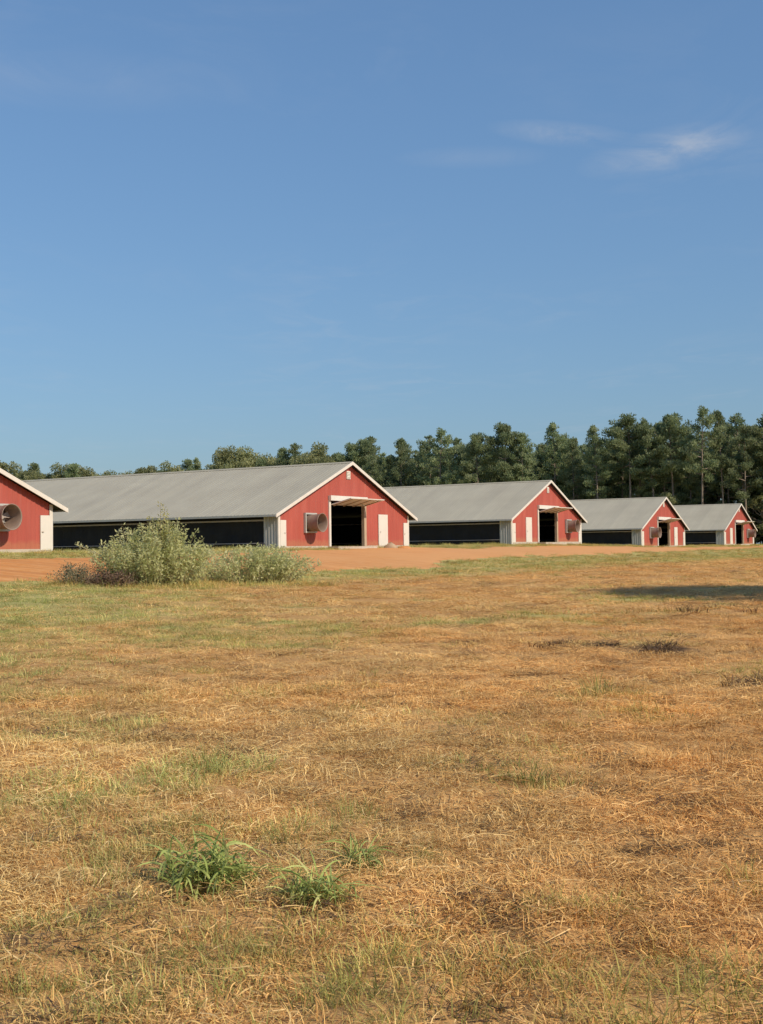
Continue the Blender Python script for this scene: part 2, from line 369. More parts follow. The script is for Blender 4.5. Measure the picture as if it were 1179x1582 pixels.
# ------------------------------------------------------------------ barns
W, L, HW, HR = 16.7, 100.0, 2.3, 5.78
PIT = (HR - HW) / (W / 2); OV = .72
def roof_z(x): return HW + PIT * (x if x <= W/2 else W - x)
OP0, OP1, OPH = 5.95, 10.4, 3.15
def build_barn_meshes():
    d = {}
    m = MB(); st = .29; x = 0.0                       # ribbed gable sheet
    def col(x0, x1, y0, y1):
        mid = (x0 + x1) / 2
        zb = OPH if OP0 < mid < OP1 else -.25
        m.quad((x0, y0, zb), (x1, y1, zb), (x1, y1, roof_z(x1)), (x0, y0, roof_z(x0)))
    edges = sorted(set([round(k*st, 4) for k in range(int(W/st) + 1)] + [OP0, OP1, W/2, W]))
    for e0, e1 in zip(edges[:-1], edges[1:]):
        w = e1 - e0
        if w < .08: col(e0, e1, 0, 0); continue
        p = [e0, e0 + w*.62, e0 + w*.72, e0 + w*.90, e1]; y = [0, 0, -.02, -.02, 0]
        for k in range(4): col(p[k], p[k+1], y[k], y[k+1])
    d['gable_wall'] = m.mesh('gable_wall', M_red)
    m = MB().hexa([(0, L-.1, -.25), (W, L-.1, -.25), (W, L, -.25), (0, L, -.25), (0, L-.1, HW), (W, L-.1, HW), (W, L, HW), (0, L, HW)])
    n = len(m.v); m.v += [(0, L, HW), (W, L, HW), (W/2, L, HR), (0, L-.1, HW), (W, L-.1, HW), (W/2, L-.1, HR)]; m.f += [(n, n+1, n+2), (n+5, n+4, n+3)]
    d['back_gable'] = m.mesh('back_gable', M_red)
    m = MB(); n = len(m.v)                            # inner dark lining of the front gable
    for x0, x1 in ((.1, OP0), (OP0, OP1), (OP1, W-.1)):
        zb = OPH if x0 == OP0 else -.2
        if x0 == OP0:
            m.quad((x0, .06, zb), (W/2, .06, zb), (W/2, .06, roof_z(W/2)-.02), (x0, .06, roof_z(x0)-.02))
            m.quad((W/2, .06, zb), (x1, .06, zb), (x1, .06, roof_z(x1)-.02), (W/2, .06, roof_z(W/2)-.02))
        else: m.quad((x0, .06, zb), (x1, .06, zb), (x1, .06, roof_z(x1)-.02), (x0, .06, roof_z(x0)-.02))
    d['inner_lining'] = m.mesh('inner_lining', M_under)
    # roof slopes: ribbed sheets
    for side in (0, 1):
        m = MB(); y = -.38; prof = []
        while y < L + .35:
            prof += [(y, 0), (y + .21, 0), (y + .235, .010), (y + .275, .010)]; y += .30
        xe, xr = (-OV, W/2) if side == 0 else (W + OV, W/2)
        ze, zr = HW - PIT*OV + .10, HR + .10
        for (ya, ha), (yb, hb) in zip(prof[:-1], prof[1:]):
            q = [(xe, ya, ze+ha), (xr, ya, zr+ha), (xr, yb, zr+hb), (xe, yb, ze+hb)]
            if side == 0: q = q[::-1]
            m.quad(*q)
        d['roof_slope%d' % side] = m.mesh('roof_slope', M_roof)
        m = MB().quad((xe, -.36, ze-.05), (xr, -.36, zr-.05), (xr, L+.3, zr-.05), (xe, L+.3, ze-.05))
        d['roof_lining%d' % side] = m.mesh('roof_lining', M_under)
        s = 1 if side == 0 else -1
        m = MB()                                      # rake board along the gable edge
        x0, x1 = xe - s*.02, xr
        z0, z1 = ze + .03, zr + .05
        h = .22
        m.hexa([(x0, -.43, z0-h), (x1, -.43, z1-h), (x1, -.385, z1-h), (x0, -.385, z0-h), (x0, -.43, z0), (x1, -.43, z1), (x1, -.385, z1), (x0, -.385, z0)])
        d['rake_trim%d' % side] = m.mesh('rake_trim', M_white)
        m = MB().box(min(xe, xe - s*.04), max(xe, xe - s*.04), -.38, L+.3, ze-.13, ze-.005)
        d['eave_trim%d' % side] = m.mesh('eave_trim', M_gpanel)
        xw = 0 if side == 0 else W                     # long side
        lo, hi = sorted((xw, xw + s*.06))
        m = MB()                                      # slightly billowing dark curtain
        ys = np.arange(1.12, L - .5, .25)
        wob = .05*np.sin(ys*2.1) + .04*np.sin(ys*5.3 + 1) + .03*np.sin(ys*.7)
        zz = [.34, .9, 1.4, 1.72]
        for i in range(len(ys)-1):
            for k in range(3):
                f0, f1 = [(.2, 1, .7, .1)[j] for j in (k, k+1)]
                m.quad((xw+s*(.12+wob[i]*f0), ys[i], zz[k]), (xw+s*(.12+wob[i+1]*f0), ys[i+1], zz[k]),
                       (xw+s*(.12+wob[i+1]*f1), ys[i+1], zz[k+1]), (xw+s*(.12+wob[i]*f1), ys[i], zz[k+1]))
        d['curtain%d' % side] = m.mesh('curtain', M_dark, True)
        m = MB().box(*sorted((xw - s*.03, xw + s*.06)), 1.1, L-.5, 1.72, 1.82); d['curtain_rail%d' % side] = m.mesh('curtain_rail', M_galv)
        m = MB().box(*sorted((xw + s*.14, xw + s*.18)), 1.1, L-.5, 1.80, HW); d['upper_screen%d' % side] = m.mesh('upper_screen', M_under)
        m = MB().box(*sorted((xw - s*.02, xw + s*.05)), 1.1, L-.5, .28, .335); d['bottom_rail%d' % side] = m.mesh('bottom_rail', M_galv)
        m = MB().box(*sorted((xw + s*.06, xw + s*.12)), 1.1, L-.5, -.3, .28); d['kick_board%d' % side] = m.mesh('kick_board', M_under)
        m = MB().box(*sorted((xw - s*.015, xw + s*.10)), .98, 1.10, -.25, 2.06); d['end_post%d' % side] = m.mesh('end_post', M_white)
        for k in range(4):
            y0 = .06 + k*.235
            m = MB()
            p = [y0, y0+.13, y0+.15, y0+.205, y0+.228]; h = [0, 0, .035, .035, 0]
            for q in range(4):
                m.quad((xw - s*h[q], p[q], -.25), (xw - s*h[q+1], p[q+1], -.25), (xw - s*h[q+1], p[q+1], HW-.04), (xw - s*h[q], p[q], HW-.04))
            d['side_panel%d_%d' % (side, k)] = m.mesh('side_panel', M_gpanel)
        m = MB().box(*sorted((xw - s*.03, xw + s*.17)), -.065, -.035, -.25, HW + PIT*.03); d['corner_trim%d' % side] = m.mesh('corner_trim', M_white)
        m = MB().box(*sorted((xw - s*.045, xw - s*.005)), -.06, .05, -.25, HW - .05); d['corner_return%d' % side] = m.mesh('corner_trim', M_white)
    m = MB().hexa([(W/2-.2, -.4, HR+.045), (W/2+.2, -.4, HR+.045), (W/2+.2, L+.35, HR+.045), (W/2-.2, L+.35, HR+.045),
                   (W/2-.02, -.4, HR+.16), (W/2+.02, -.4, HR+.16), (W/2+.02, L+.35, HR+.16), (W/2-.02, L+.35, HR+.16)])
    d['ridge_cap'] = m.mesh('ridge_cap', M_roof)
    # big doorway
    d['jamb_l'] = MB().box(OP0-.16, OP0+.06, -.10, .10, -.2, OPH+.02).mesh('door_jamb', M_white)
    d['jamb_r'] = MB().box(OP1-.10, OP1+.20, -.09, .14, -.2, OPH-.18).mesh('door_jamb', M_wood)
    d['header'] = MB().box(OP0-.16, OP1+.12, -.26, -.04, OPH+.02, OPH+.36).mesh('door_header', M_white)
    m = MB()
    y0, y1, z0, z1 = -.10, -1.72, OPH-.28, OPH+.10
    m.hexa([(OP0+.07, y1, z1), (OP1-.02, y1, z1), (OP1-.02, y0, z0), (OP0+.07, y0, z0), (OP0+.07, y1, z1+.06), (OP1-.02, y1, z1+.06), (OP1-.02, y0, z0+.06), (OP0+.07, y0, z0+.06)])
    d['raised_door'] = m.mesh('raised_door', M_door)
    for k in range(4):
        xx = OP0 + .35 + k*1.22
        m = MB().hexa([(xx, y1+.1, z1-.055), (xx+.07, y1+.1, z1-.055), (xx+.07, y0, z0-.08), (xx, y0, z0-.08), (xx, y1+.1, z1-.03), (xx+.07, y1+.1, z1-.03), (xx+.07, y0, z0-.004), (xx, y0, z0-.004)])
        d['door_rib%d' % k] = m.mesh('door_rib', M_wood)
    d['sill'] = MB().box(OP0-.3, OP1+.3, -.9, .5, -.3, .05).mesh('concrete_sill', M_conc)
    d['floor'] = MB().box(.2, W-.2, .6, L-.2, -.3, .02).mesh('litter_floor', M_litter)
    d['footing_a'] = MB().box(.2, OP0-.32, -.07, .05, -.3, .10).mesh('footing', M_conc)
    d['footing_b'] = MB().box(OP1+.32, W-.2, -.07, .05, -.3, .10).mesh('footing', M_conc)
    d['lamp_bulb'] = MB().box(OP1-1.0, OP1-.86, -.6, -.46, OPH-.28, OPH-.16).mesh('door_roller', M_white)
    # small white doors (origin at the bottom left of the leaf)
    def leaf(w, h):
        return MB().box(0, w, -.085, -.032, 0, h).mesh('door', M_door)
    d['door'] = leaf(1.18, 2.2); d['corner_door'] = leaf(.62, 1.72); d['corner_door2'] = leaf(.62, 1.72)
    m = MB(); m.box(-.06, 0, -.075, -.028, 0, 2.26); m.box(1.18, 1.24, -.075, -.028, 0, 2.26); m.box(0, 1.18, -.075, -.028, 2.20, 2.26)
    d['door_frame'] = m.mesh('door_frame', M_white)
    d['handle'] = MB().tube([(0, -.085, 0), (0, -.13, 0), (.10, -.13, 0)], .018, 6).mesh('handle', M_galv)
    d['vent'] = MB().box(W/2-.24, W/2+.24, -.06, -.032, 4.72, 5.28).mesh('gable_vent', M_white)
    for k in range(5):
        z = 4.77 + k*.10
        d['louver%d' % k] = MB().hexa([(W/2-.2, -.10, z), (W/2+.2, -.10, z), (W/2+.2, -.061, z+.03), (W/2-.2, -.061, z+.03), (W/2-.2, -.095, z+.015), (W/2+.2, -.095, z+.015), (W/2+.2, -.061, z+.05), (W/2-.2, -.061, z+.05)]).mesh('louver', M_white)
    # exhaust fan, origin at the wall, centre of the hub
    N = 36; m = MB(); rings = [(0, .55), (-.18, .54), (-.55, .56), (-1.02, .60), (-1.08, .63), (-1.08, .60), (-1.02, .575), (-.55, .53), (-.05, .52)]
    for y, r in rings:
        for k in range(N):
            t = 2*math.pi*k/N; m.v.append((r*math.cos(t), y, r*math.sin(t)))
    for i in range(len(rings)-1):
        for k in range(N):
            a = i*N + k; b = i*N + (k+1) % N; m.f.append((a, b, b+N, a+N))
    d['fan_cone'] = m.mesh('exhaust_fan', M_fan, True)
    m = MB(); m.box(-.67, .67, -.20, -.035, .56, .66); m.box(-.67, .67, -.20, -.035, -.66, -.56); m.box(-.67, -.57, -.20, -.035, -.56, .56); m.box(.57, .67, -.20, -.035, -.56, .56)
    d['fan_plate'] = m.mesh('mounting_frame', M_gpanel)
    for k in range(7):
        z = -.46 + k*.145; w = math.sqrt(max(.50**2 - (abs(z+.02)+.06)**2, .01))
        d['shutter%d' % k] = MB().hexa([(-w, -.12, z-.075), (w, -.12, z-.075), (w, -.10, z-.075), (-w, -.10, z-.075), (-w, -.09, z+.07), (w, -.09, z+.07), (w, -.07, z+.07), (-w, -.07, z+.07)]).mesh('shutter_slat', M_white)
    for k in range(3):
        t = 2*math.pi*k/3 + .4; m = MB(); c, s = math.cos(t), math.sin(t)
        P = lambda r, w, y: (r*c - w*s, y, r*s + w*c)
        m.quad(P(.08, -.05, -.34), P(.49, -.13, -.38), P(.49, .13, -.30), P(.08, .05, -.34))
        d['blade%d' % k] = m.mesh('fan_blade', M_galv)
    d['hub'] = MB().tube([(0, -.42, 0), (0, -.13, 0)], [.09, .10], 10).mesh('fan_hub', M_galv)
    d['brace'] = MB().tube([(-.55, -.40, 0), (.55, -.40, 0)], .02, 6).mesh('fan_brace', M_galv)
    return d
BM = build_barn_meshes()
def barn(loc, base, mirrored, label):
    b = add('red_barn', None, None, (loc[0], loc[1], base), (0, 0, math.atan2(AX[1], AX[0])))
    tag(b, label, 'barn', 'red barns standing in a row')
    P = lambda name, key, par=None, **kw: add(name, BM[key], par or b, **kw)
    gw = P('gable_wall', 'gable_wall'); P('back_gable', 'back_gable'); P('inner_lining', 'inner_lining')
    for s in (0, 1):
        rf = P('roof_slope', 'roof_slope%d' % s); P('roof_lining', 'roof_lining%d' % s, rf); P('eave_trim', 'eave_trim%d' % s, rf)
        P('rake_trim', 'rake_trim%d' % s)
        cu = P('curtain', 'curtain%d' % s); P('curtain_rail', 'curtain_rail%d' % s, cu); P('bottom_rail', 'bottom_rail%d' % s, cu)
        P('upper_screen', 'upper_screen%d' % s); P('kick_board', 'kick_board%d' % s); P('end_post', 'end_post%d' % s)
        for k in range(4): P('side_panel', 'side_panel%d_%d' % (s, k))
        ct = P('corner_trim', 'corner_trim%d' % s); P('corner_return', 'corner_return%d' % s, ct)
    P('ridge_cap', 'ridge_cap')
    P('door_jamb', 'jamb_l'); P('door_jamb', 'jamb_r'); P('door_header', 'header')
    rd = P('raised_door', 'raised_door'); rd['label'] = 'big white door swung up over the dark opening'
    for k in range(4): P('door_rib', 'door_rib%d' % k, rd)
    P('door_roller', 'lamp_bulb', rd)
    P('concrete_sill', 'sill'); P('litter_floor', 'floor'); P('footing', 'footing_a'); P('footing', 'footing_b')
    dx = 12.35 if not mirrored else W - 12.35 - 1.18
    dr = P('door', 'door', loc=(dx, 0, .08)); P('door_frame', 'door_frame', dr); P('handle', 'handle', dr, loc=(.1, 0, 1.0))
    c1 = P('corner_door', 'corner_door', loc=(.17, 0, .05)); P('handle', 'handle', c1, loc=(.42, 0, .9))
    c2 = P('corner_door', 'corner_door2', loc=(W-.79, 0, .05)); P('handle', 'handle', c2, loc=(.08, 0, .9))
    vt = P('gable_vent', 'vent')
    for k in range(5): P('louver', 'louver%d' % k, vt)
    fxp = 3.5 if not mirrored else W - 3.5
    fan = P('exhaust_fan', 'fan_cone', loc=(fxp, 0, 1.62)); fan['label'] = 'round metal exhaust fan sticking out of the gable'
    P('mounting_frame', 'fan_plate', fan)
    for k in range(7): P('shutter_slat', 'shutter%d' % k, fan)
    for k in range(3): P('fan_blade', 'blade%d' % k, fan)
    P('fan_hub', 'hub', fan); P('fan_brace', 'brace', fan)
    return b
B1 = (-25.0, 45.7); STEP = 35.2
BL = [B1, (-6.4, 76.0)]
for k in range(1, 4): BL.append((-6.4 + 18.13*k, 76.0 + 30.17*k))
BASE = [1.72, 1.76, 1.98, 1.47, 1.59]
barn(BL[0], BASE[0], True, 'red barn at the left edge, only its right half with a round fan in view')
barn(BL[1], BASE[1], False, 'largest red barn in full view, long grey roof running behind the pale bushes')
barn(BL[2], BASE[2], True, 'middle red barn right of the largest one, white door left of its dark doorway')
barn(BL[3], BASE[3], False, 'small red barn, second from the right, fan on the left of its doorway')
barn(BL[4], BASE[4], True, 'farthest and smallest red barn at the right edge of the row')

# ------------------------------------------------------------------ foliage tools
def leaf_quads(C, D, Wv, ln, wd):
    """diamond leaves: centres C, axis D, side Wv, length, width -> verts, faces"""
    n = len(C); ln = np.asarray(ln).reshape(-1, 1); wd = np.asarray(wd).reshape(-1, 1)
    p = np.stack([C - D*ln/2, C + Wv*wd/2, C + D*ln/2, C - Wv*wd/2], 1).reshape(-1, 3)
    f = np.arange(n*4).reshape(-1, 4)
    return p, f
def unit(v): return v / np.maximum(np.linalg.norm(v, axis=-1, keepdims=True), 1e-9)
def rand_dirs(n, g): return unit(g.normal(size=(n, 3)))
def foliage_mesh(name, C, D, ln, wd, mat, g, tint, bias=.7):
    S = unit(np.cross(D, rand_dirs(len(C), g) + [0, 0, bias]))          # leaves tend to lie level
    p, f = leaf_quads(C, D, S, ln, wd)
    me = new_mesh(name, p, f, mat)
    at = me.attributes.new('tint', 'FLOAT', 'FACE'); at.data.foreach_set('value', tint.astype(np.float32))
    return me
def leaf_mat(name, c0, c1, c2, rnd=.25, transl=.25, rough=.6):
    m = Mat(name, rough, .25)
    t = m.attr('tint'); oi = m.node('ShaderNodeObjectInfo')
    c = m.ramp(t.outputs['Fac'], [(0, c0), (.5, c1), (1, c2)])
    k = m.ramp(oi.outputs['Random'], [(0, 1 - rnd), (1, 1 + rnd*.6)])
    c = m.mix(1.0, c, k, 'MULTIPLY')
    m.color(c)
    if transl:
        tr = m.node('ShaderNodeBsdfTranslucent'); m.l.new(c, tr.inputs[0])
        mx = m.node('ShaderNodeMixShader'); mx.inputs[0].default_value = transl
        m.l.new(m.b.outputs[0], mx.inputs[1]); m.l.new(tr.outputs[0], mx.inputs[2])
        m.l.new(mx.outputs[0], m.n['Material Output'].inputs[0])
    return m.m
def bark_mat(name, c1, c2):
    m = Mat(name, .9, .1); v = m.coord('Object', (3, 3, .6))
    m.color(m.ramp(m.noise(v, 3, 6, .7), [(.3, c1), (.7, c2)])); return m.m
M_pine = leaf_mat('pine_needles', (.175, .23, .112), (.28, .34, .17), (.39, .425, .24), .25, .5)
M_broad = leaf_mat('broad_leaves', (.19, .215, .095), (.29, .31, .145), (.40, .40, .20), .25, .5)
M_bark = bark_mat('pine_bark', (.16, .13, .10), (.30, .25, .20))

def pine(seed, H, crown0, spread, puff=1.0):
    g = np.random.default_rng(seed)
    m = MB()
    bend = g.normal(size=2) * .35
    tp = lambda t: np.array([bend[0]*t*t*1.6 + .15*math.sin(t*5+seed), bend[1]*t*t*1.6, H*.97*t])
    ts = np.linspace(0, 1, 9)
    r0 = .0125 * H
    pts = [tp(t) for t in ts]; pts[0] = pts[0] + [0, 0, -.4]
    m.tube(pts, [max(r0*(1 - .86*t), .03) for t in ts], 7)
    puffs = []
    nb = int(26 + g.integers(0, 8))
    for i in range(nb):
        t = crown0 + (1 - crown0) * ((i + g.random()*.8) / nb) ** .85
        k = (t - crown0) / (1 - crown0)
        ln = spread * (0.55 + .75*math.sin(math.pi*min(1, k*.80 + .18))) * (1 - .62*k**2.2) * (.55 + .8*g.random())
        az = i * 2.4 + g.normal()*.4
        el = -.12 + .75*k + g.normal()*.12
        b0 = tp(min(t, .99))
        d = np.array([math.cos(az)*math.cos(el), math.sin(az)*math.cos(el), math.sin(el)])
        mid = b0 + d*ln*.55; end = b0 + d*ln + np.array([0, 0, .22*ln])
        m.tube([b0, mid, end], [.05 + .02*ln*(1-k), .04, .015], 4, False)
        np_ = max(2, int(ln*1.7))
        for q in range(np_):
            s = .42 + .62*(q + g.random()*.6)/np_
            c = b0 + d*ln*s + np.array([0, 0, .18*ln*s*s]) + g.normal(size=3)*[.28*puff, .28*puff, .14*puff]
            puffs.append((c, (.62 + .50*g.random())*puff))
    for q in range(4): puffs.append((tp(1) + g.normal(size=3)*[.3, .3, .35] - [0, 0, .2], .5*puff))
    nd = int(g.integers(2, 6))                       # dead snags under the crown
    for i in range(nd):
        t = crown0 * (.55 + .45*g.random()); az = g.random()*6.28; b0 = tp(t); ln = .8 + 1.2*g.random()
        m.tube([b0, b0 + np.array([math.cos(az)*ln, math.sin(az)*ln, .1])], [.035, .012], 3, False)
    Cs, Ds, T = [], [], []
    for c, r in puffs:
        n = int(40 * (r / .6)**1.5 * puff**.5)
        dd = rand_dirs(n, g); rad = r * g.random((n, 1)) ** .45
        off = dd * rad * [1, 1, .62]
        Cs.append(c + off); Ds.append(unit(dd + [0, 0, .55] + g.normal(size=(n, 3))*.5))
        T.append(np.clip(.42 + .22*g.normal() + .12*g.normal(size=n), 0, 1))
    C = np.concatenate(Cs); D = np.concatenate(Ds); T = np.concatenate(T)
    ln = .34 + .2*g.random(len(C)); wd = .13 + .08*g.random(len(C))
    return m.mesh('pine_trunk', M_bark, True), foliage_mesh('pine_crown', C, D, ln, wd, M_pine, g, T)
def broadleaf(seed, H, rw, mat=None, c0=.25, leaf=.34, dens=1.0):
    g = np.random.default_rng(seed); m = MB()
    m.tube([(0, 0, -.4), (.1, .05, H*.3), (.05, -.1, H*.62)], [.022*H, .016*H, .008*H], 7)
    Cs, Ds, T = [], [], []
    nl = int(46*dens)
    for i in range(nl):
        k = g.random(); zc = H*(c0 + (1 - c0)*k*.92)
        rmax = rw * math.sin(math.pi*min(.98, .18 + .74*k)) ** .7
        az = g.random()*6.283; rad = rmax*(g.random()**.5)
        c = np.array([math.cos(az)*rad, math.sin(az)*rad, zc + .1*g.normal()])
        s0 = np.array([.05, 0, H*(.2 + .35*k)])
        m.tube([s0, (s0 + c)/2 + [0, 0, -.1], c], [.06, .04, .015], 4, False)
        r = (.10 + .07*g.random())*H*.62
        n = int(95*r*r/.8/ (leaf/.34)**1.2) + 30
        dd = rand_dirs(n, g); off = dd*r*(g.random((n, 1))**.4)*[1, 1, .72]
        Cs.append(c + off); Ds.append(unit(dd*.5 + g.normal(size=(n, 3))*.7 + [0, 0, -.15]))
        T.append(np.clip(.45 + .2*g.normal() + .14*g.normal(size=n), 0, 1))
    C = np.concatenate(Cs); D = np.concatenate(Ds); T = np.concatenate(T)
    return m.mesh('tree_trunk', M_bark, True), foliage_mesh('tree_crown', C, D, leaf*(.7+.6*g.random(len(C))), leaf*.62*(.7+.6*g.random(len(C))), mat or M_broad, g, T)

PINES = [pine(11, 21, .42, 2.9, .95), pine(12, 21, .34, 2.7), pine(13, 21, .48, 3.1, .9), pine(14, 21, .30, 2.4, .95), pine(15, 21, .50, 2.2, .95),
         pine(16, 21, .56, 3.1, 1.1), pine(17, 21, .36, 2.9, 1.1)]
BROADS = [broadleaf(31, 15, 5.2), broadleaf(32, 15, 4.6), broadleaf(33, 15, 5.8)]
UNDER = [broadleaf(41, 6, 2.4, None, .12, .26, .7), broadleaf(42, 6, 2.0, None, .1, .26, .7)]

# ------------------------------------------------------------------ the wood behind the barns
F0 = np.array([78., 186.]); FD = np.array([-.857, .515]); FN = np.array([.515, .857])     # edge of the wood
ORD = ['first', 'second', 'third', 'fourth', 'fifth', 'sixth', 'seventh', 'eighth', 'ninth', 'tenth', 'eleventh', 'twelfth',
       'thirteenth', 'fourteenth', 'fifteenth', 'sixteenth', 'seventeenth', 'eighteenth', 'nineteenth', 'twentieth']
def trees_along():
    # front row: distance along the edge, setback, height, kind (p pine, b broadleaf)
    g = np.random.default_rng(5)
    HT = [(0, 20.6), (14, 21.4), (22, 22.4), (30, 22.2), (36, 22.8), (41, 21.9), (48, 21.0), (56, 22.6), (66, 23.6), (72, 21.2), (77, 23.0), (83, 21.4), (95, 22.4), (104, 22.0), (112, 22.8), (119, 21.0), (126, 23.4), (131, 22.6), (138, 20.2), (144, 20.4), (150, 20.6), (158, 19.4), (170, 20.4), (181, 22), (187, 21.4), (195, 23.8), (230, 23)]
    rows = {0: [], 1: []}
    t = -6.0
    while t < 212:
        h = np.interp(t, [q[0] for q in HT], [q[1] for q in HT])
        kind = 'p' if t < 96 else ('b' if g.random() < .62 else 'p')
        rows[0].append((t + g.normal()*.5, g.normal()*2.2 - .5, h*(1.03 - .22*g.random()**1.5), kind))
        t += 3.0 + 2.4*g.random() + (1.5 if kind == 'b' else 0)
    t = -4.0
    while t < 212:
        h = np.interp(t, [q[0] for q in HT], [q[1] for q in HT])
        kind = 'p' if (t < 105 or g.random() < .5) else 'b'
        rows[1].append((t + g.normal()*.5, 5.5 + g.normal()*1.6, h*(1.02 - .20*g.random()), kind))
        t += 3.6 + 1.5*g.random()
    return rows
rows = trees_along()
def zone(px):
    if px < 60: return 'behind the leftmost barn'
    if px < 330: return "over the longest roof's far end"
    if px < 545: return "over the longest roof's near end"
    if px < 850: return "over the middle barn's roof"
    if px < 1032: return "over the second smallest barn's roof"
    if px < 1185: return 'over the smallest barn'
    return 'past the smallest barn'
gt = np.random.default_rng(9)
cnt = {}
for row in (0, 1):
    lst = []
    for t, sb, h, kind in rows[row]:
        p = F0 + FD*t + FN*sb
        lst.append((590 + 1850*p[0]/p[1], p, h, kind, t))
    lst.sort(key=lambda q: q[0])
    for px, p, h, kind, t in lst:
        if px < -40 or px > 1260: continue
        z = zone(px); nm = 'pine' if kind == 'p' else 'broadleaf'
        key = (row, z, kind); cnt[key] = cnt.get(key, 0) + 1
        base = gz(*p)
        e = add('pine_tree' if kind == 'p' else 'broadleaf_tree', None, None, (p[0], p[1], base - .1), (gt.normal()*.02, gt.normal()*.02, gt.random()*6.28))
        if kind == 'p':
            tm, cm = PINES[int(gt.integers(0, len(PINES)))]; k = h/21
            wx = k*(.72 + .32*gt.random())
        else:
            tm, cm = BROADS[int(gt.integers(0, len(BROADS)))]; k = h/15.3; wx = k*(.72 + .22*gt.random())
        e.scale = (wx, wx, k)
        add('trunk', tm, e); add('crown', cm, e)
        o = ORD[min(cnt[key]-1, 19)]
        if row == 0: lab = "%s %s from the left in the wood's front row, %s" % (o, nm, z)
        else: lab = "%s %s from the left behind the wood's front row, %s" % (o, nm, z)
        tag(e, lab, 'tree', 'trees of the wood')
# young trees at the foot of the wood
for i, (t, sb, s, lab) in enumerate([(33, -2.5, 1.35, 'bushy young tree before the dark wood, left of the second smallest roof peak'),
                                (45, -2.0, 1.15, 'low young tree at the foot of the wood, over the second smallest roof'),
                                (12, -3.0, 1.6, 'leafy young tree at the right edge beside the smallest barn'),
                                (88, -2.5, 1.9, 'rounded dark green young tree over the left half of the middle roof'),
                                (70, -2.0, 1.3, 'small leafy tree at the foot of the wood, over the middle roof')]):
    p = F0 + FD*t + FN*sb
    e = add('young_tree', None, None, (p[0], p[1], gz(*p) - .1), (0, 0, i*1.3), (s, s, s*1.15))
    tm, cm = UNDER[i % 2]; add('trunk', tm, e); add('crown', cm, e); tag(e, lab, 'tree', 'young trees at the foot of the wood')

def scatter(name, protos, pts, idx, rot, scl, label, cat=None, tone=None):
    """geometry-nodes scatter of small prototype meshes on fixed points"""
    pc = bpy.data.collections.new(name + '_pieces')
    for i, me in enumerate(protos):
        pc.objects.link(bpy.data.objects.new('%s_piece_%02d' % (name, i), me))
    me = bpy.data.meshes.new(name); me.from_pydata(np.asarray(pts).tolist(), [], [])
    n = len(pts)
    at = me.attributes.new('idx', 'INT', 'POINT'); at.data.foreach_set('value', np.asarray(idx, np.int32))
    at = me.attributes.new('rot', 'FLOAT_VECTOR', 'POINT'); at.data.foreach_set('vector', np.asarray(rot, np.float32).ravel())
    at = me.attributes.new('scl', 'FLOAT_VECTOR', 'POINT'); at.data.foreach_set('vector', np.asarray(scl, np.float32).ravel())
    if tone is not None:
        at = me.attributes.new('tone', 'FLOAT_COLOR', 'POINT'); at.data.foreach_set('color', np.concatenate([tone, np.ones((n, 1))], 1).astype(np.float32).ravel())
    o = add(name, me); tag(o, label, cat, kind='stuff')
    ng = bpy.data.node_groups.new(name + '_scatter', 'GeometryNodeTree')
    ng.interface.new_socket('Geometry', in_out='INPUT', socket_type='NodeSocketGeometry')
    ng.interface.new_socket('Geometry', in_out='OUTPUT', socket_type='NodeSocketGeometry')
    N, Lk = ng.nodes, ng.links
    gi = N.new('NodeGroupInput'); go = N.new('NodeGroupOutput')
    ci = N.new('GeometryNodeCollectionInfo'); ci.inputs['Collection'].default_value = pc
    ci.inputs['Separate Children'].default_value = True; ci.inputs['Reset Children'].default_value = True
    ip = N.new('GeometryNodeInstanceOnPoints'); ip.inputs['Pick Instance'].default_value = True
    def na(nm, t):
        a = N.new('GeometryNodeInputNamedAttribute'); a.data_type = t; a.inputs['Name'].default_value = nm; return a.outputs['Attribute']
    Lk.new(gi.outputs[0], ip.inputs['Points']); Lk.new(ci.outputs[0], ip.inputs['Instance'])
    Lk.new(na('idx', 'INT'), ip.inputs['Instance Index'])
    er = N.new('FunctionNodeEulerToRotation'); Lk.new(na('rot', 'FLOAT_VECTOR'), er.inputs[0]); Lk.new(er.outputs[0], ip.inputs['Rotation'])
    Lk.new(na('scl', 'FLOAT_VECTOR'), ip.inputs['Scale']); Lk.new(ip.outputs[0], go.inputs[0])
    md = o.modifiers.new('scatter', 'NODES'); md.node_group = ng
    return o
def join_mesh(a, b, name):
    va = np.empty(len(a.vertices)*3); a.vertices.foreach_get('co', va); vb = np.empty(len(b.vertices)*3); b.vertices.foreach_get('co', vb)
    fa = [tuple(p.vertices) for p in a.polygons]; fb = [tuple(i + len(a.vertices) for i in p.vertices) for p in b.polygons]
    me = new_mesh(name, np.concatenate([va, vb]).reshape(-1, 3), fa + fb)
    me.materials.append(a.materials[0]); me.materials.append(b.materials[0])
    me.polygons.foreach_set('material_index', [0]*len(fa) + [1]*len(fb))
    t = np.zeros(len(fa) + len(fb), np.float32); tb = np.empty(len(fb), np.float32); b.attributes['tint'].data.foreach_get('value', tb); t[len(fa):] = tb
    at = me.attributes.new('tint', 'FLOAT', 'FACE'); at.data.foreach_set('value', t)
    return me
TP = [join_mesh(*PINES[k], 'wood_pine') for k in (0, 1, 3, 6)] + [join_mesh(*BROADS[0], 'wood_broadleaf')] + [join_mesh(*UNDER[0], 'wood_undergrowth')]
pts, idx, rot, scl = [], [], [], []
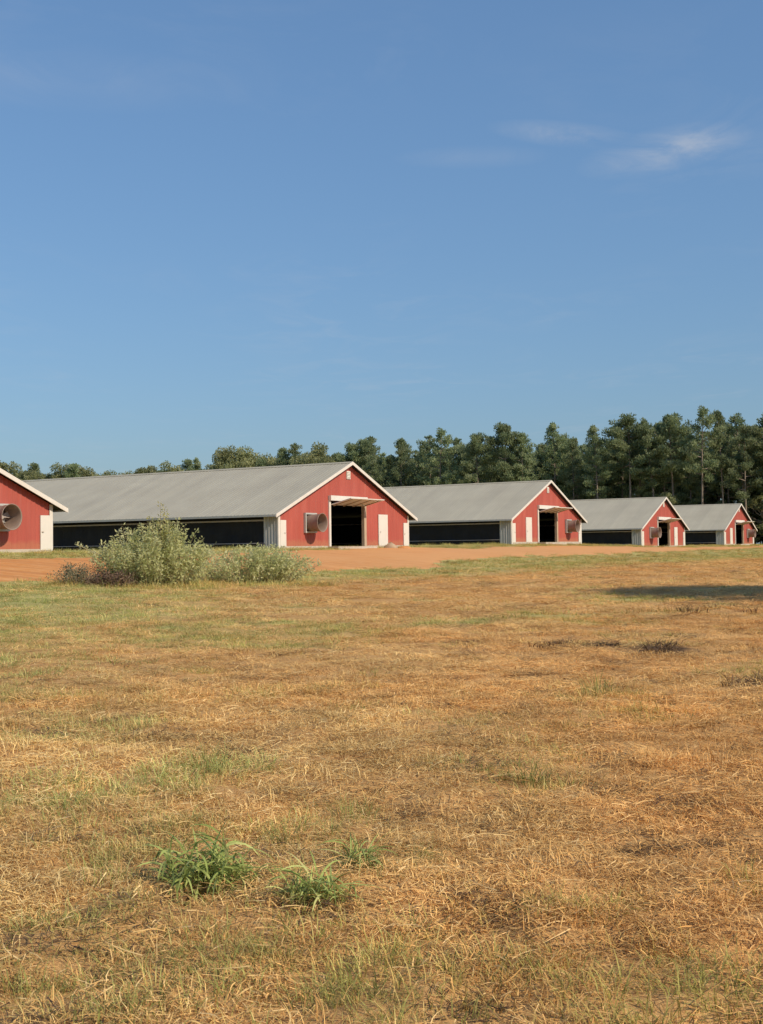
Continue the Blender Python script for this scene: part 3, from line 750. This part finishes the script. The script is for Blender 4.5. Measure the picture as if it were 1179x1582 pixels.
for row in range(7):
    t = -60.0
    while t < 260:
        p = F0 + FD*(t + gt.normal()) + FN*(10 + row*5 + gt.normal()*1.2)
        h = np.interp(t, [0, 30, 60, 96, 130, 150, 165, 190], [21.8, 21.6, 20.4, 20.6, 21.0, 19.3, 18.6, 21.0]) * (.9 + .1*gt.random())
        pts.append((p[0], p[1], 1.5)); idx.append(int(gt.integers(0, 4)) if t < 120 or gt.random() < .5 else 4)
        k = h/21 if idx[-1] < 4 else h/15.3
        scl.append((k*1.05, k*1.05, k)); rot.append((0, 0, gt.random()*6.28))
        t += 5 + 2*gt.random()
    t = -60.0
    while t < 260 and row < 7:                          # undergrowth
        p = F0 + FD*t + FN*(4 + row*6 + gt.normal()*1.5)
        pts.append((p[0], p[1], 1.4)); idx.append(5); k = .8 + .7*gt.random(); scl.append((k*1.3, k*1.3, k)); rot.append((0, 0, gt.random()*6.28)); t += 3.2 + 2*gt.random()
scatter('woodland', TP, pts, idx, rot, scl, 'dense dark wood of pines behind the front rows of trees', 'woodland')

# a pine standing outside the picture on the right: its shadow lies across the field
SH = [(22.8, 31.2, 12.8, 5), (27.0, 28.9, 14.5, 2)]
for i, (x, y, h, k) in enumerate(SH):
    e = add('broadleaf_tree', None, None, (x, y, gz(x, y) - .1), (0, 0, 1.0 + i), (h/15*1.45, h/15*1.45, h/15))
    tm, cm = BROADS[i % 3]; add('trunk', tm, e); add('crown', cm, e)
    tag(e, ['round tree standing right of the picture, throwing the dark shadow on the field', 'second round tree farther right of the picture, behind the nearer one'][i], 'tree')

# ------------------------------------------------------------------ bushes by the track
M_bush = leaf_mat('greygreen_leaves', (.50, .52, .225), (.64, .65, .32), (.78, .76, .45), .06, .55, .7)
M_plume = leaf_mat('yellowgreen_leaves', (.38, .38, .12), (.50, .48, .18), (.60, .55, .25), .05, .5, .7)
M_dead = leaf_mat('dead_leaves', (.11, .07, .05), (.18, .115, .08), (.28, .20, .14), .1, .15, .8)
M_shrub = leaf_mat('dull_shrub_leaves', (.12, .125, .075), (.20, .195, .12), (.30, .27, .18), .1, .2, .8)
M_stem = bark_mat('weed_stem', (.26, .22, .12), (.40, .34, .21))
def weed(seed, stems, rx, ry, H, leaf_n, leaf, mat, hfun=None, dry=0.0):
    """many-stemmed weed bush: stems fan out of a base patch, leaves along each"""
    g = np.random.default_rng(seed); m = MB(); Cs, Ds, T = [], [], []
    for i in range(stems):
        az = g.random()*6.283; q = g.random()**.5
        bx, by = math.cos(az)*q*rx*.72, math.sin(az)*q*ry*.72
        k = (1 - .55*q**2.2) * (.72 + .40*g.random())
        if hfun: k *= hfun(bx/rx)
        h = H*k
        ox, oy = math.cos(az)*q*rx*.42 + g.normal()*.16, math.sin(az)*q*ry*.42 + g.normal()*.16
        p0 = np.array([bx, by, -.05]); p1 = p0 + [ox*.35, oy*.35, h*.55]; p2 = p0 + [ox, oy, h]
        m.tube([p0, p1, p2], [.014, .010, .004], 3, False)
        n = max(8, int(leaf_n*h/H)); s = g.random(n)**.7*.95 + .06
        s = s[:, None]
        c = (1-s)**2*p0 + 2*s*(1-s)*p1 + s*s*p2
        d = rand_dirs(n, g)*[1, 1, .7] + [0, 0, .25]
        rad = .09 + .17*(1 - s)*g.random((n, 1)) + .05*g.random((n, 1))
        Cs.append(c + unit(d)*rad); Ds.append(unit(d + g.normal(size=(n, 3))*.35))
        T.append(np.clip(.45 + .2*g.normal() + .14*g.normal(size=n), 0, 1))
    C = np.concatenate(Cs); C[:, 2] = np.maximum(C[:, 2], .02); D = np.concatenate(Ds); T = np.concatenate(T)
    return m.mesh('stems', M_stem), foliage_mesh('foliage', C, D, leaf*(.7+.7*g.random(len(C))), leaf*.42*(.7+.6*g.random(len(C))), mat, g, T)
def bush(name, x, y, meshes, label, rz=0, group=None, sc=(1, 1, 1)):
    e = add(name, None, None, (x, y, gz(x, y)), (0, 0, rz), sc)
    add('stems', meshes[0], e); add('foliage', meshes[1], e); tag(e, label, 'bush', group); return e
b1 = bush('weed_bush', -8.5, 45.2, weed(51, 210, 2.3, 1.5, 2.45, 90, .13, M_bush, lambda s: 1 - .14*abs(s - .1)), 'large pale grey-green weed bush beside the clay track, the taller of two', .1)
pl = weed(52, 26, .8, .5, 3.0, 110, .10, M_plume)
pb = add('plume_stems', pl[0], b1, (.3, -.1, 0)); pf = add('plume', pl[1], b1, (.3, -.1, 0)); pf['label'] = 'yellow-green feathery top of the bush'
m = MB()
m.tube([(-1.5, .3, .75), (-2.1, .1, 1.25), (-2.75, 0, 1.55)], [.03, .022, .012], 5)
m.tube([(-2.1, .1, 1.25), (-2.5, .2, 1.42)], [.016, .008], 4)
br = add('dry_branch', m.mesh('dry_branch', M_stem), b1)
g = np.random.default_rng(77); n = 70; C = np.stack([-2.15 - .75*g.random(n), .1 + .12*g.normal(size=n), np.zeros(n)], 1); C[:, 2] = 1.27 + (-2.1 - C[:, 0])*.45 + .07*g.normal(size=n)
add('branch_leaves', foliage_mesh('branch_leaves', C, rand_dirs(n, g), .12*np.ones(n), .05*np.ones(n), M_bush, g, .6 + .3*g.random(n)), br)
bush('weed_bush', -5.1, 48.2, weed(53, 170, 2.6, 1.4, 1.45, 70, .125, M_bush, lambda s: 1.0 - .10*abs(s)), 'low spreading grey-green weed bush right of the taller one', -.1)
bush('small_shrub', -11.2, 44.0, weed(54, 60, .75, .5, .85, 44, .075, M_shrub), 'small dull shrub on the clay left of the large bush', 0)
bush('small_shrub', -10.6, 45.3, weed(57, 26, .55, .4, 1.05, 30, .065, M_shrub), 'thin airy shrub on the clay between the dull shrub and the large bush', .5)
bp = weed(55, 110, .85, .5, .62, 40, .085, M_dead)
bush('brush_pile', -9.75, 43.6, bp, 'low heap of dark dead brush at the foot of the large bush', .3)

# ------------------------------------------------------------------ grass and straw pieces
def straw_mat(name, stops, rnd=.20, transl=.15, inst=True):
    m = Mat(name, .75, .2)
    t = m.attr('tint'); oi = m.node('ShaderNodeObjectInfo')
    c = m.ramp(t.outputs['Fac'], stops)
    k = m.ramp(oi.outputs['Random'], [(0, 1 - rnd), (1, 1 + rnd)])
    tn = m.node('ShaderNodeAttribute', attribute_name='tone', attribute_type='INSTANCER')
    c = m.mix(1.0 if inst else 0.0, c, tn.outputs['Color'], 'MULTIPLY')
    c = m.mix(1.0, c, k, 'MULTIPLY'); m.color(c)
    tr = m.node('ShaderNodeBsdfTranslucent'); m.l.new(c, tr.inputs[0])
    mx = m.node('ShaderNodeMixShader'); mx.inputs[0].default_value = transl
    m.l.new(m.b.outputs[0], mx.inputs[1]); m.l.new(tr.outputs[0], mx.inputs[2]); m.l.new(mx.outputs[0], m.n['Material Output'].inputs[0])
    return m.m
M_straw = straw_mat('dry_straw', [(0, (.40, .205, .078)), (.35, (.70, .43, .16)), (.7, (.86, .59, .24)), (1, (.91, .70, .37))])
M_mixg = straw_mat('half_dry_grass', [(0, (.36, .27, .09)), (.4, (.54, .44, .155)), (.75, (.70, .55, .22)), (1, (.82, .64, .31))])
M_grass = straw_mat('green_grass', [(0, (.25, .27, .075)), (.4, (.40, .42, .13)), (.8, (.54, .53, .19)), (1, (.68, .58, .26))], .2, .3)
M_lush = straw_mat('lush_grass', [(0, (.17, .205, .05)), (.4, (.33, .40, .11)), (.8, (.48, .54, .18)), (1, (.64, .57, .24))], .1, .3, False)
M_thatch = straw_mat('dark_thatch', [(0, (.07, .042, .028)), (.6, (.15, .095, .055)), (1, (.32, .21, .11))])
M_pale = straw_mat('pale_grass', [(0, (.18, .18, .05)), (.4, (.29, .29, .085)), (.8, (.40, .38, .13)), (1, (.54, .45, .19))], .2, .3, False)
M_dryt = straw_mat('dry_tuft', [(0, (.30, .14, .05)), (.5, (.60, .35, .13)), (1, (.80, .57, .28))], .2, .2, False)
M_deadt = straw_mat('dead_stems', [(0, (.05, .03, .02)), (.6, (.11, .07, .042)), (1, (.22, .145, .085))], .2, .2, False)
def ribbon(V, F, T, pts, w, tint, side):
    n0 = len(V); k = len(pts)
    for i, p in enumerate(pts):
        ww = w * (1 - (i/(k-1))**2 * .85)
        V.append(tuple(p - side*ww/2)); V.append(tuple(p + side*ww/2))
    for i in range(k-1):
        F.append((n0+2*i, n0+2*i+1, n0+2*i+3, n0+2*i+2)); T.append(tint)
def finish(name, V, F, T, mat):
    me = new_mesh(name, [tuple(map(float, v)) for v in V], F, mat)
    at = me.attributes.new('tint', 'FLOAT', 'FACE'); at.data.foreach_set('value', np.array(T, np.float32)); return me
def lying(seed, n, rad, l0, l1, w, hmax, mat):
    g = np.random.default_rng(seed); V, F, T = [], [], []
    main = g.random()*6.28
    for i in range(n):
        az = main + g.normal()*1.0; ln = l0 + (l1 - l0)*g.random()**1.6
        c = g.normal(size=2)*rad*.55; d = np.array([math.cos(az), math.sin(az)]); s = np.array([-d[1], d[0], 0])
        z0 = hmax*g.random()**1.8; z1 = hmax*g.random()**1.8; arch = (.07*ln)*g.random(); cur = ln*.13*g.normal()
        pts = []
        for q in np.linspace(0, 1, 4):
            xy = c + d*ln*(q - .5) + s[:2]*cur*(q - .5)**2*2
            pts.append(np.array([xy[0], xy[1], z0*(1-q) + z1*q + arch*4*q*(1-q) + .004]))
        side = unit(s + np.array([0, 0, g.normal()*.3]))
        ribbon(V, F, T, pts, w*(.6 + .8*g.random()), float(np.clip(g.beta(2.2, 2.0), 0, 1)), side)
    return finish('straw', V, F, T, mat)
def standing(seed, n, rad, l0, l1, w, lean, mat, seg=4):
    g = np.random.default_rng(seed); V, F, T = [], [], []
    for i in range(n):
        az = g.random()*6.28; q0 = g.random()**.6
        b = np.array([math.cos(az)*rad*q0, math.sin(az)*rad*q0, -.01])
        az2 = az + g.normal()*.7; ln = l0 + (l1-l0)*g.random(); le = lean*(.25 + g.random()*.9)
        d = np.array([math.cos(az2), math.sin(az2), 0]); s = np.array([-d[1], d[0], 0])
        pts = []
        for q in np.linspace(0, 1, seg):
            ang = le*q*1.25
            pts.append(b + d*ln*q*math.sin(ang) + np.array([0, 0, ln*q*math.cos(min(ang, 1.9))]))
        ribbon(V, F, T, pts, w*(.6+.7*g.random()), float(np.clip(g.beta(2, 2), 0, 1)), unit(s + g.normal(size=3)*.25))
    return finish('grass', V, F, T, mat)
SP = ([lying(100+i, 84, .18, .03, .125, .0040, .036, M_straw) for i in range(6)] +            # 0-5 mat of clippings
      [standing(120+i, 34, .13, .03, .105, .0042, 1.0, M_straw) for i in range(3)] +           # 6-8 short dry stubble
      [standing(130+i, 36, .13, .04, .11, .0040, 1.1, M_mixg) for i in range(3)] +            # 9-11 half dry
      [standing(140+i, 38, .13, .04, .115, .0042, 1.1, M_grass) for i in range(3)] +           # 12-14 green
      [lying(150+i, 40, .16, .05, .18, .005, .03, M_thatch) for i in range(2)] +              # 15-16 dark thatch
      [lying(160+i, 6, .22, .14, .32, .0040, .05, M_straw) for i in range(3)] +
      [standing(170+i, 34, .14, .05, .16, .009, 1.2, M_thatch) for i in range(2)])                 # 17-19 a few long stalks
def field_points():
    g = np.random.default_rng(21); P, I, S = [], [], []
    zones = [(2.6, 7.5, 145, 1.0, .45), (7.5, 14, 70, 1.15, .44), (14, 26, 28, 1.6, .43), (26, 44, 9, 2.3, .42), (44, 62, 4.0, 2.9, .42), (62, 120, 3.6, 3.4, .36), (120, 175, 1.4, 4.0, .34)]
    for r0, r1_, den, sc, half in zones:
        y0 = -2.0 if r0 < 3 else r0                    # a few metres to either side and behind the standing point too
        wid = lambda y: .37*np.abs(y) + 5.0
        n = int((wid((y0 + r1_)/2)*2)*(r1_ - y0)*den)
        Y = y0 + (r1_ - y0)*g.random(n); X = (g.random(n)*2 - 1)*wid(np.full(n, r1_))
        k_ = np.abs(X) < wid(Y); X, Y = X[k_], Y[k_]; n = len(X); r = np.hypot(X, Y)
        u, v = uv_of(X, Y)
        gr = green_of(X, Y); dk = dark_of(X, Y); dt = dirt_of(X, Y)
        clump = fbm(X/.45 + 11, Y/.45 + 3, 2)
        q = g.random(n)
        typ = g.integers(0, 6, n)
        typ = np.where(q < .2, g.integers(6, 9, n), typ)
        typ = np.where((q > .2) & (q < .26), g.integers(17, 20, n), typ)
        typ = np.where((q > .88) & (clump < .42), g.integers(15, 17, n), typ)
        q2 = g.random(n)
        typ = np.where(q2 < np.minimum(gr*1.1, .72), g.integers(9, 12, n), typ)
        typ = np.where(q2 < np.minimum((gr - .12)*.85, .55), g.integers(12, 15, n), typ)
        typ = np.where(g.random(n) < dk*.8, np.where((r > 10) & (g.random(n) < .3), g.integers(20, 22, n), g.integers(15, 17, n)), typ)
        ok = (dt < -.1 + .9*g.random(n)**3) & (g.random(n) < .55 + .75*clump + .3*gr) & ~((dk > .35) & (r < 9)) & (v > 1)
        P.append(np.stack([X, Y, height(X, Y) - .004], 1)[ok]); I.append(typ[ok])
        s = sc*(.75 + .5*g.random(n)); up = ((typ >= 6) & (typ < 15)) | (typ >= 20)
        hs = np.where(up, .75 + .5*clump, 1.0) * (np.where(r > 14, .62, 1.0) if sc > 1.2 else 1)
        S.append(np.stack([s, s, s*hs], 1)[ok])
    # taller weeds along the barn fronts
    for u0, u1, nn in ((-35, 19, 420), (18, 37, 260), (36, 72, 420), (71, 150, 520)):
        u = u0 + (u1-u0)*g.random(nn); v = .25 + 3.0*g.random(nn)**1.6
        X = -16.4 + u*AX[0] + v*NX[0]; Y = 60 + u*AX[1] + v*NX[1]
        ok = dirt_of(X, Y) < .1
        P.append(np.stack([X, Y, height(X, Y)], 1)[ok]); I.append(g.integers(9, 15, nn)[ok])
        s = 2.0 + 1.8*g.random(nn); S.append(np.stack([s, s, s*.8], 1)[ok])
    for bx, by, rx_, ry_, nn in ((-8.5, 44.6, 2.6, 1.5, 150), (-5.1, 47.6, 3.0, 1.5, 150), (-10.6, 43.8, 1.4, .8, 60)):
        a = g.random(nn)*6.283; q = .55 + .6*g.random(nn)
        X = bx + np.cos(a)*rx_*q; Y = by + np.sin(a)*ry_*q
        P.append(np.stack([X, Y, height(X, Y)], 1)); I.append(g.integers(6, 15, nn)); s = 1.8 + 2.2*g.random(nn); S.append(np.stack([s, s, s], 1))
    # and along the long sides between the barns
    for (bx, by) in BL:
        nn = 160; d = .5 + 40*g.random(nn)**1.5; o = -.5 - 1.4*g.random(nn)
        X = bx - NX[0]*d + AX[0]*o; Y = by - NX[1]*d + AX[1]*o
        P.append(np.stack([X, Y, height(X, Y)], 1)); I.append(g.integers(9, 15, nn)); s = 2.0 + 1.6*g.random(nn); S.append(np.stack([s, s, s*.9], 1))
    P = np.concatenate(P); I = np.concatenate(I); S = np.concatenate(S)
    rt = np.stack([g.normal(size=len(P))*.08, g.normal(size=len(P))*.08, g.random(len(P))*6.283], 1)
    return P, I, rt, S
P_, I_, R_, S_ = field_points()
print('field pieces', len(P_))
def tone_of(X, Y):           # redder, paler and darker stretches of the dead grass itself
    a = np.clip((fbm(X/2.3 + 3, Y/2.3, 3) - .34) / .32, 0, 1)[:, None]; b = np.clip((fbm(X/.7 + 8, Y/.7 + 1, 3) - .30) / .4, 0, 1)[:, None]
    side = np.clip(.5 - X/(.4*Y + 1), 0, 1)[:, None]; a = np.clip(.55*a + .6*side, 0, 1)
    return (np.array([1.0, .87, .74])*(1-a) + np.array([1.0, 1.04, 1.02])*a) * (.76 + .30*b)
scatter('straw_and_grass', SP, P_, I_, R_, S_, 'mown straw, stubble and short grass covering the field', 'straw', tone_of(P_[:, 0], P_[:, 1]))

# ------------------------------------------------------------------ single grass tufts in the foreground
def tuft(x, y, specs, label, sc=1.0, rz=0.0):
    e = add('grass_tuft', None, None, (x, y, gz(x, y)), (0, 0, rz), (sc, sc, sc))
    for nm, me in specs: add(nm, me, e)
    tag(e, label, 'grass tuft', 'tufts of green grass on the dry field')
    return e
def culm_grass(seed, culms, rad, h0, h1, w, mat):
    g = np.random.default_rng(seed); V, F, T = [], [], []
    for i in range(culms):
        az = g.random()*6.283; q = g.random()**.6; b = np.array([math.cos(az)*rad*q, math.sin(az)*rad*q, -.01])
        h = h0 + (h1-h0)*g.random(); ln_ = np.array([math.cos(az)*.35*q + g.normal()*.12, math.sin(az)*.35*q + g.normal()*.12, 1.0]); top = b + ln_*h
        ribbon(V, F, T, [b, b*.5 + top*.5, top], .006, .3, unit(np.cross(ln_, [g.normal(), g.normal(), 0])))
        for k in range(int(g.integers(4, 7))):
            f = .15 + .85*g.random(); p = b + (top - b)*f; a2 = g.random()*6.283; L_ = .12 + .18*g.random(); up = .75 + .65*g.random(); droop = .7 + 1.7*g.random()
            d = np.array([math.cos(a2), math.sin(a2), 0]); pts = []
            for t in np.linspace(0, 1, 7):
                el = up - droop*t
                if t == 0: c = p.copy()
                else: c = c + (d*math.cos(el) + np.array([0, 0, math.sin(el)]))*L_/6
                c[2] = max(c[2], .006); pts.append(c.copy())
            sd = unit(np.array([-d[1], d[0], g.normal()*.5]))
            n0 = len(V); prof = [.35, .8, 1, 1, .85, .55, .08]; tt = float(np.clip(g.beta(2, 2), 0, 1))
            for c, pw in zip(pts, prof): V.append(tuple(c - sd*w*pw/2)); V.append(tuple(c + sd*w*pw/2))
            for t in range(6): F.append((n0+2*t, n0+2*t+1, n0+2*t+3, n0+2*t+2)); T.append(tt)
    return finish('grass', V, F, T, mat)
LUSH = [culm_grass(200+i, 42, .15, .06, .24, .012, M_lush) for i in range(2)]
LUSHS = [culm_grass(204+i, 11, .06, .05, .15, .009, M_lush) for i in range(2)]
THIN = [standing(220+i, 60, .14, .10, .30, .006, 1.0, M_pale, 6) for i in range(2)]
DRYB = [standing(210+i, 45, .13, .06, .16, .006, 1.1, M_deadt, 4) for i in range(2)]
PALE = [standing(216+i, 60, .12, .10, .22, .0045, .8, M_pale, 5) for i in range(2)]
PALED = [standing(218+i, 24, .11, .06, .15, .004, .9, M_dryt, 4) for i in range(2)]
tuft(-.88, 5.80, [('green_blades', LUSH[0]), ('thin_blades', THIN[0]), ('dead_blades', DRYB[0])], 'largest lush green grass tuft, broad arching blades over dark soil with painted shade', 1.0)
tuft(-.68, 5.78, [('green_blades', LUSHS[0]), ('dead_blades', DRYB[1])], 'narrow upright green tuft close to the right side of the largest tuft', .85, 1)
tuft(-.12, 6.02, [('green_blades', PALE[0]), ('broad_blades', LUSHS[1]), ('dead_blades', DRYB[1])], 'grey-green tuft with dark dead stems, right of the pale tufts', .92, 2)
tuft(-.37, 5.46, [('green_blades', LUSHS[1]), ('thin_blades', THIN[1]), ('dead_blades', DRYB[0])], 'flattened green tuft over black soil with painted shade below the other tufts', .85, 2.5)
tuft(-.24, 5.42, [('green_blades', LUSHS[0]), ('dry_blades', PALED[0])], 'small upright tuft at the right end of the patch of black soil and painted shade', 1.0, .4)
tuft(-.53, 6.62, [('green_blades', PALE[1]), ('dry_blades', PALED[1])], 'pale yellow-green tuft behind and right of the largest tuft', 1.0, .2)
tuft(-.20, 7.26, [('green_blades', PALE[0]), ('dry_blades', PALED[0])], 'pale green tuft farthest back of the foreground cluster', .9, 1.4)
tuft(1.02, 8.2, [('green_blades', PALE[1]), ('dry_blades', PALED[0])], 'grey-green tuft alone in the middle of the dry field', 1.15, 2.2)
tuft(2.25, 12.4, [('green_blades', PALE[0]), ('dry_blades', PALED[1])], 'small dark tuft farther up the field on the right', 1.5, .9)
tuft(-1.25, 8.6, [('green_blades', PALE[0]), ('dry_blades', PALED[0])], 'soft green tuft left of the middle, behind the largest tuft', 1.25, 3.0)
tuft(.24, 6.25, [('green_blades', PALE[1]), ('dry_blades', PALED[1])], 'tiny faded tuft right of the foreground cluster', .55, 4.0)

# ------------------------------------------------------------------ small things by the barns
def lump(name, x, y, sx, sy, sz, mat, label, cat, seed):
    g = np.random.default_rng(seed); V, F = [], []; n, k = 14, 7
    for i in range(k+1):
        for j in range(n):
            t = math.pi*.5*i/k; p = 2*math.pi*j/n
            r = 1 + .22*(vnoise(np.array([3*math.cos(p)+seed]), np.array([3*math.sin(p)+2*i/k]))[0] - .5)*2
            V.append((sx*math.cos(t)*math.cos(p)*r, sy*math.cos(t)*math.sin(p)*r, sz*math.sin(t)*r - .06))
    for i in range(k):
        for j in range(n):
            a = i*n+j; b = i*n+(j+1) % n; F.append((a, b, b+n, a+n))
    o = add(name, new_mesh(name, V, F, mat, True), None, (x, y, gz(x, y)), (0, 0, seed)); tag(o, label, cat); return o
M_rock = paint('tan_stone', (.34, .25, .16), (.46, .36, .25), (1, 1, 1), .9, 4)
M_tarp = paint('black_plastic', (.02, .02, .022), (.04, .04, .042), (1, 1, 1), .45, 4)
q = np.array(BL[1]) + AX*12.75 + NX*.75; lump('boulder', q[0], q[1], .5, .4, .42, M_rock, 'rounded tan rock before the white door of the largest barn', 'rock', 3)
q = np.array(BL[1]) - NX*.6 - AX*1.0; lump('black_bundle', q[0], q[1], .75, .35, .42, M_tarp, 'crumpled black plastic at the side wall of the largest barn', 'plastic bundle', 5)
q = np.array(BL[1]) + AX*14.3 + NX*1.0; lump('dirt_clod', q[0], q[1], .6, .4, .2, M_dirt, 'low dirt heap right of the rock by the largest barn', 'dirt heap', 6)
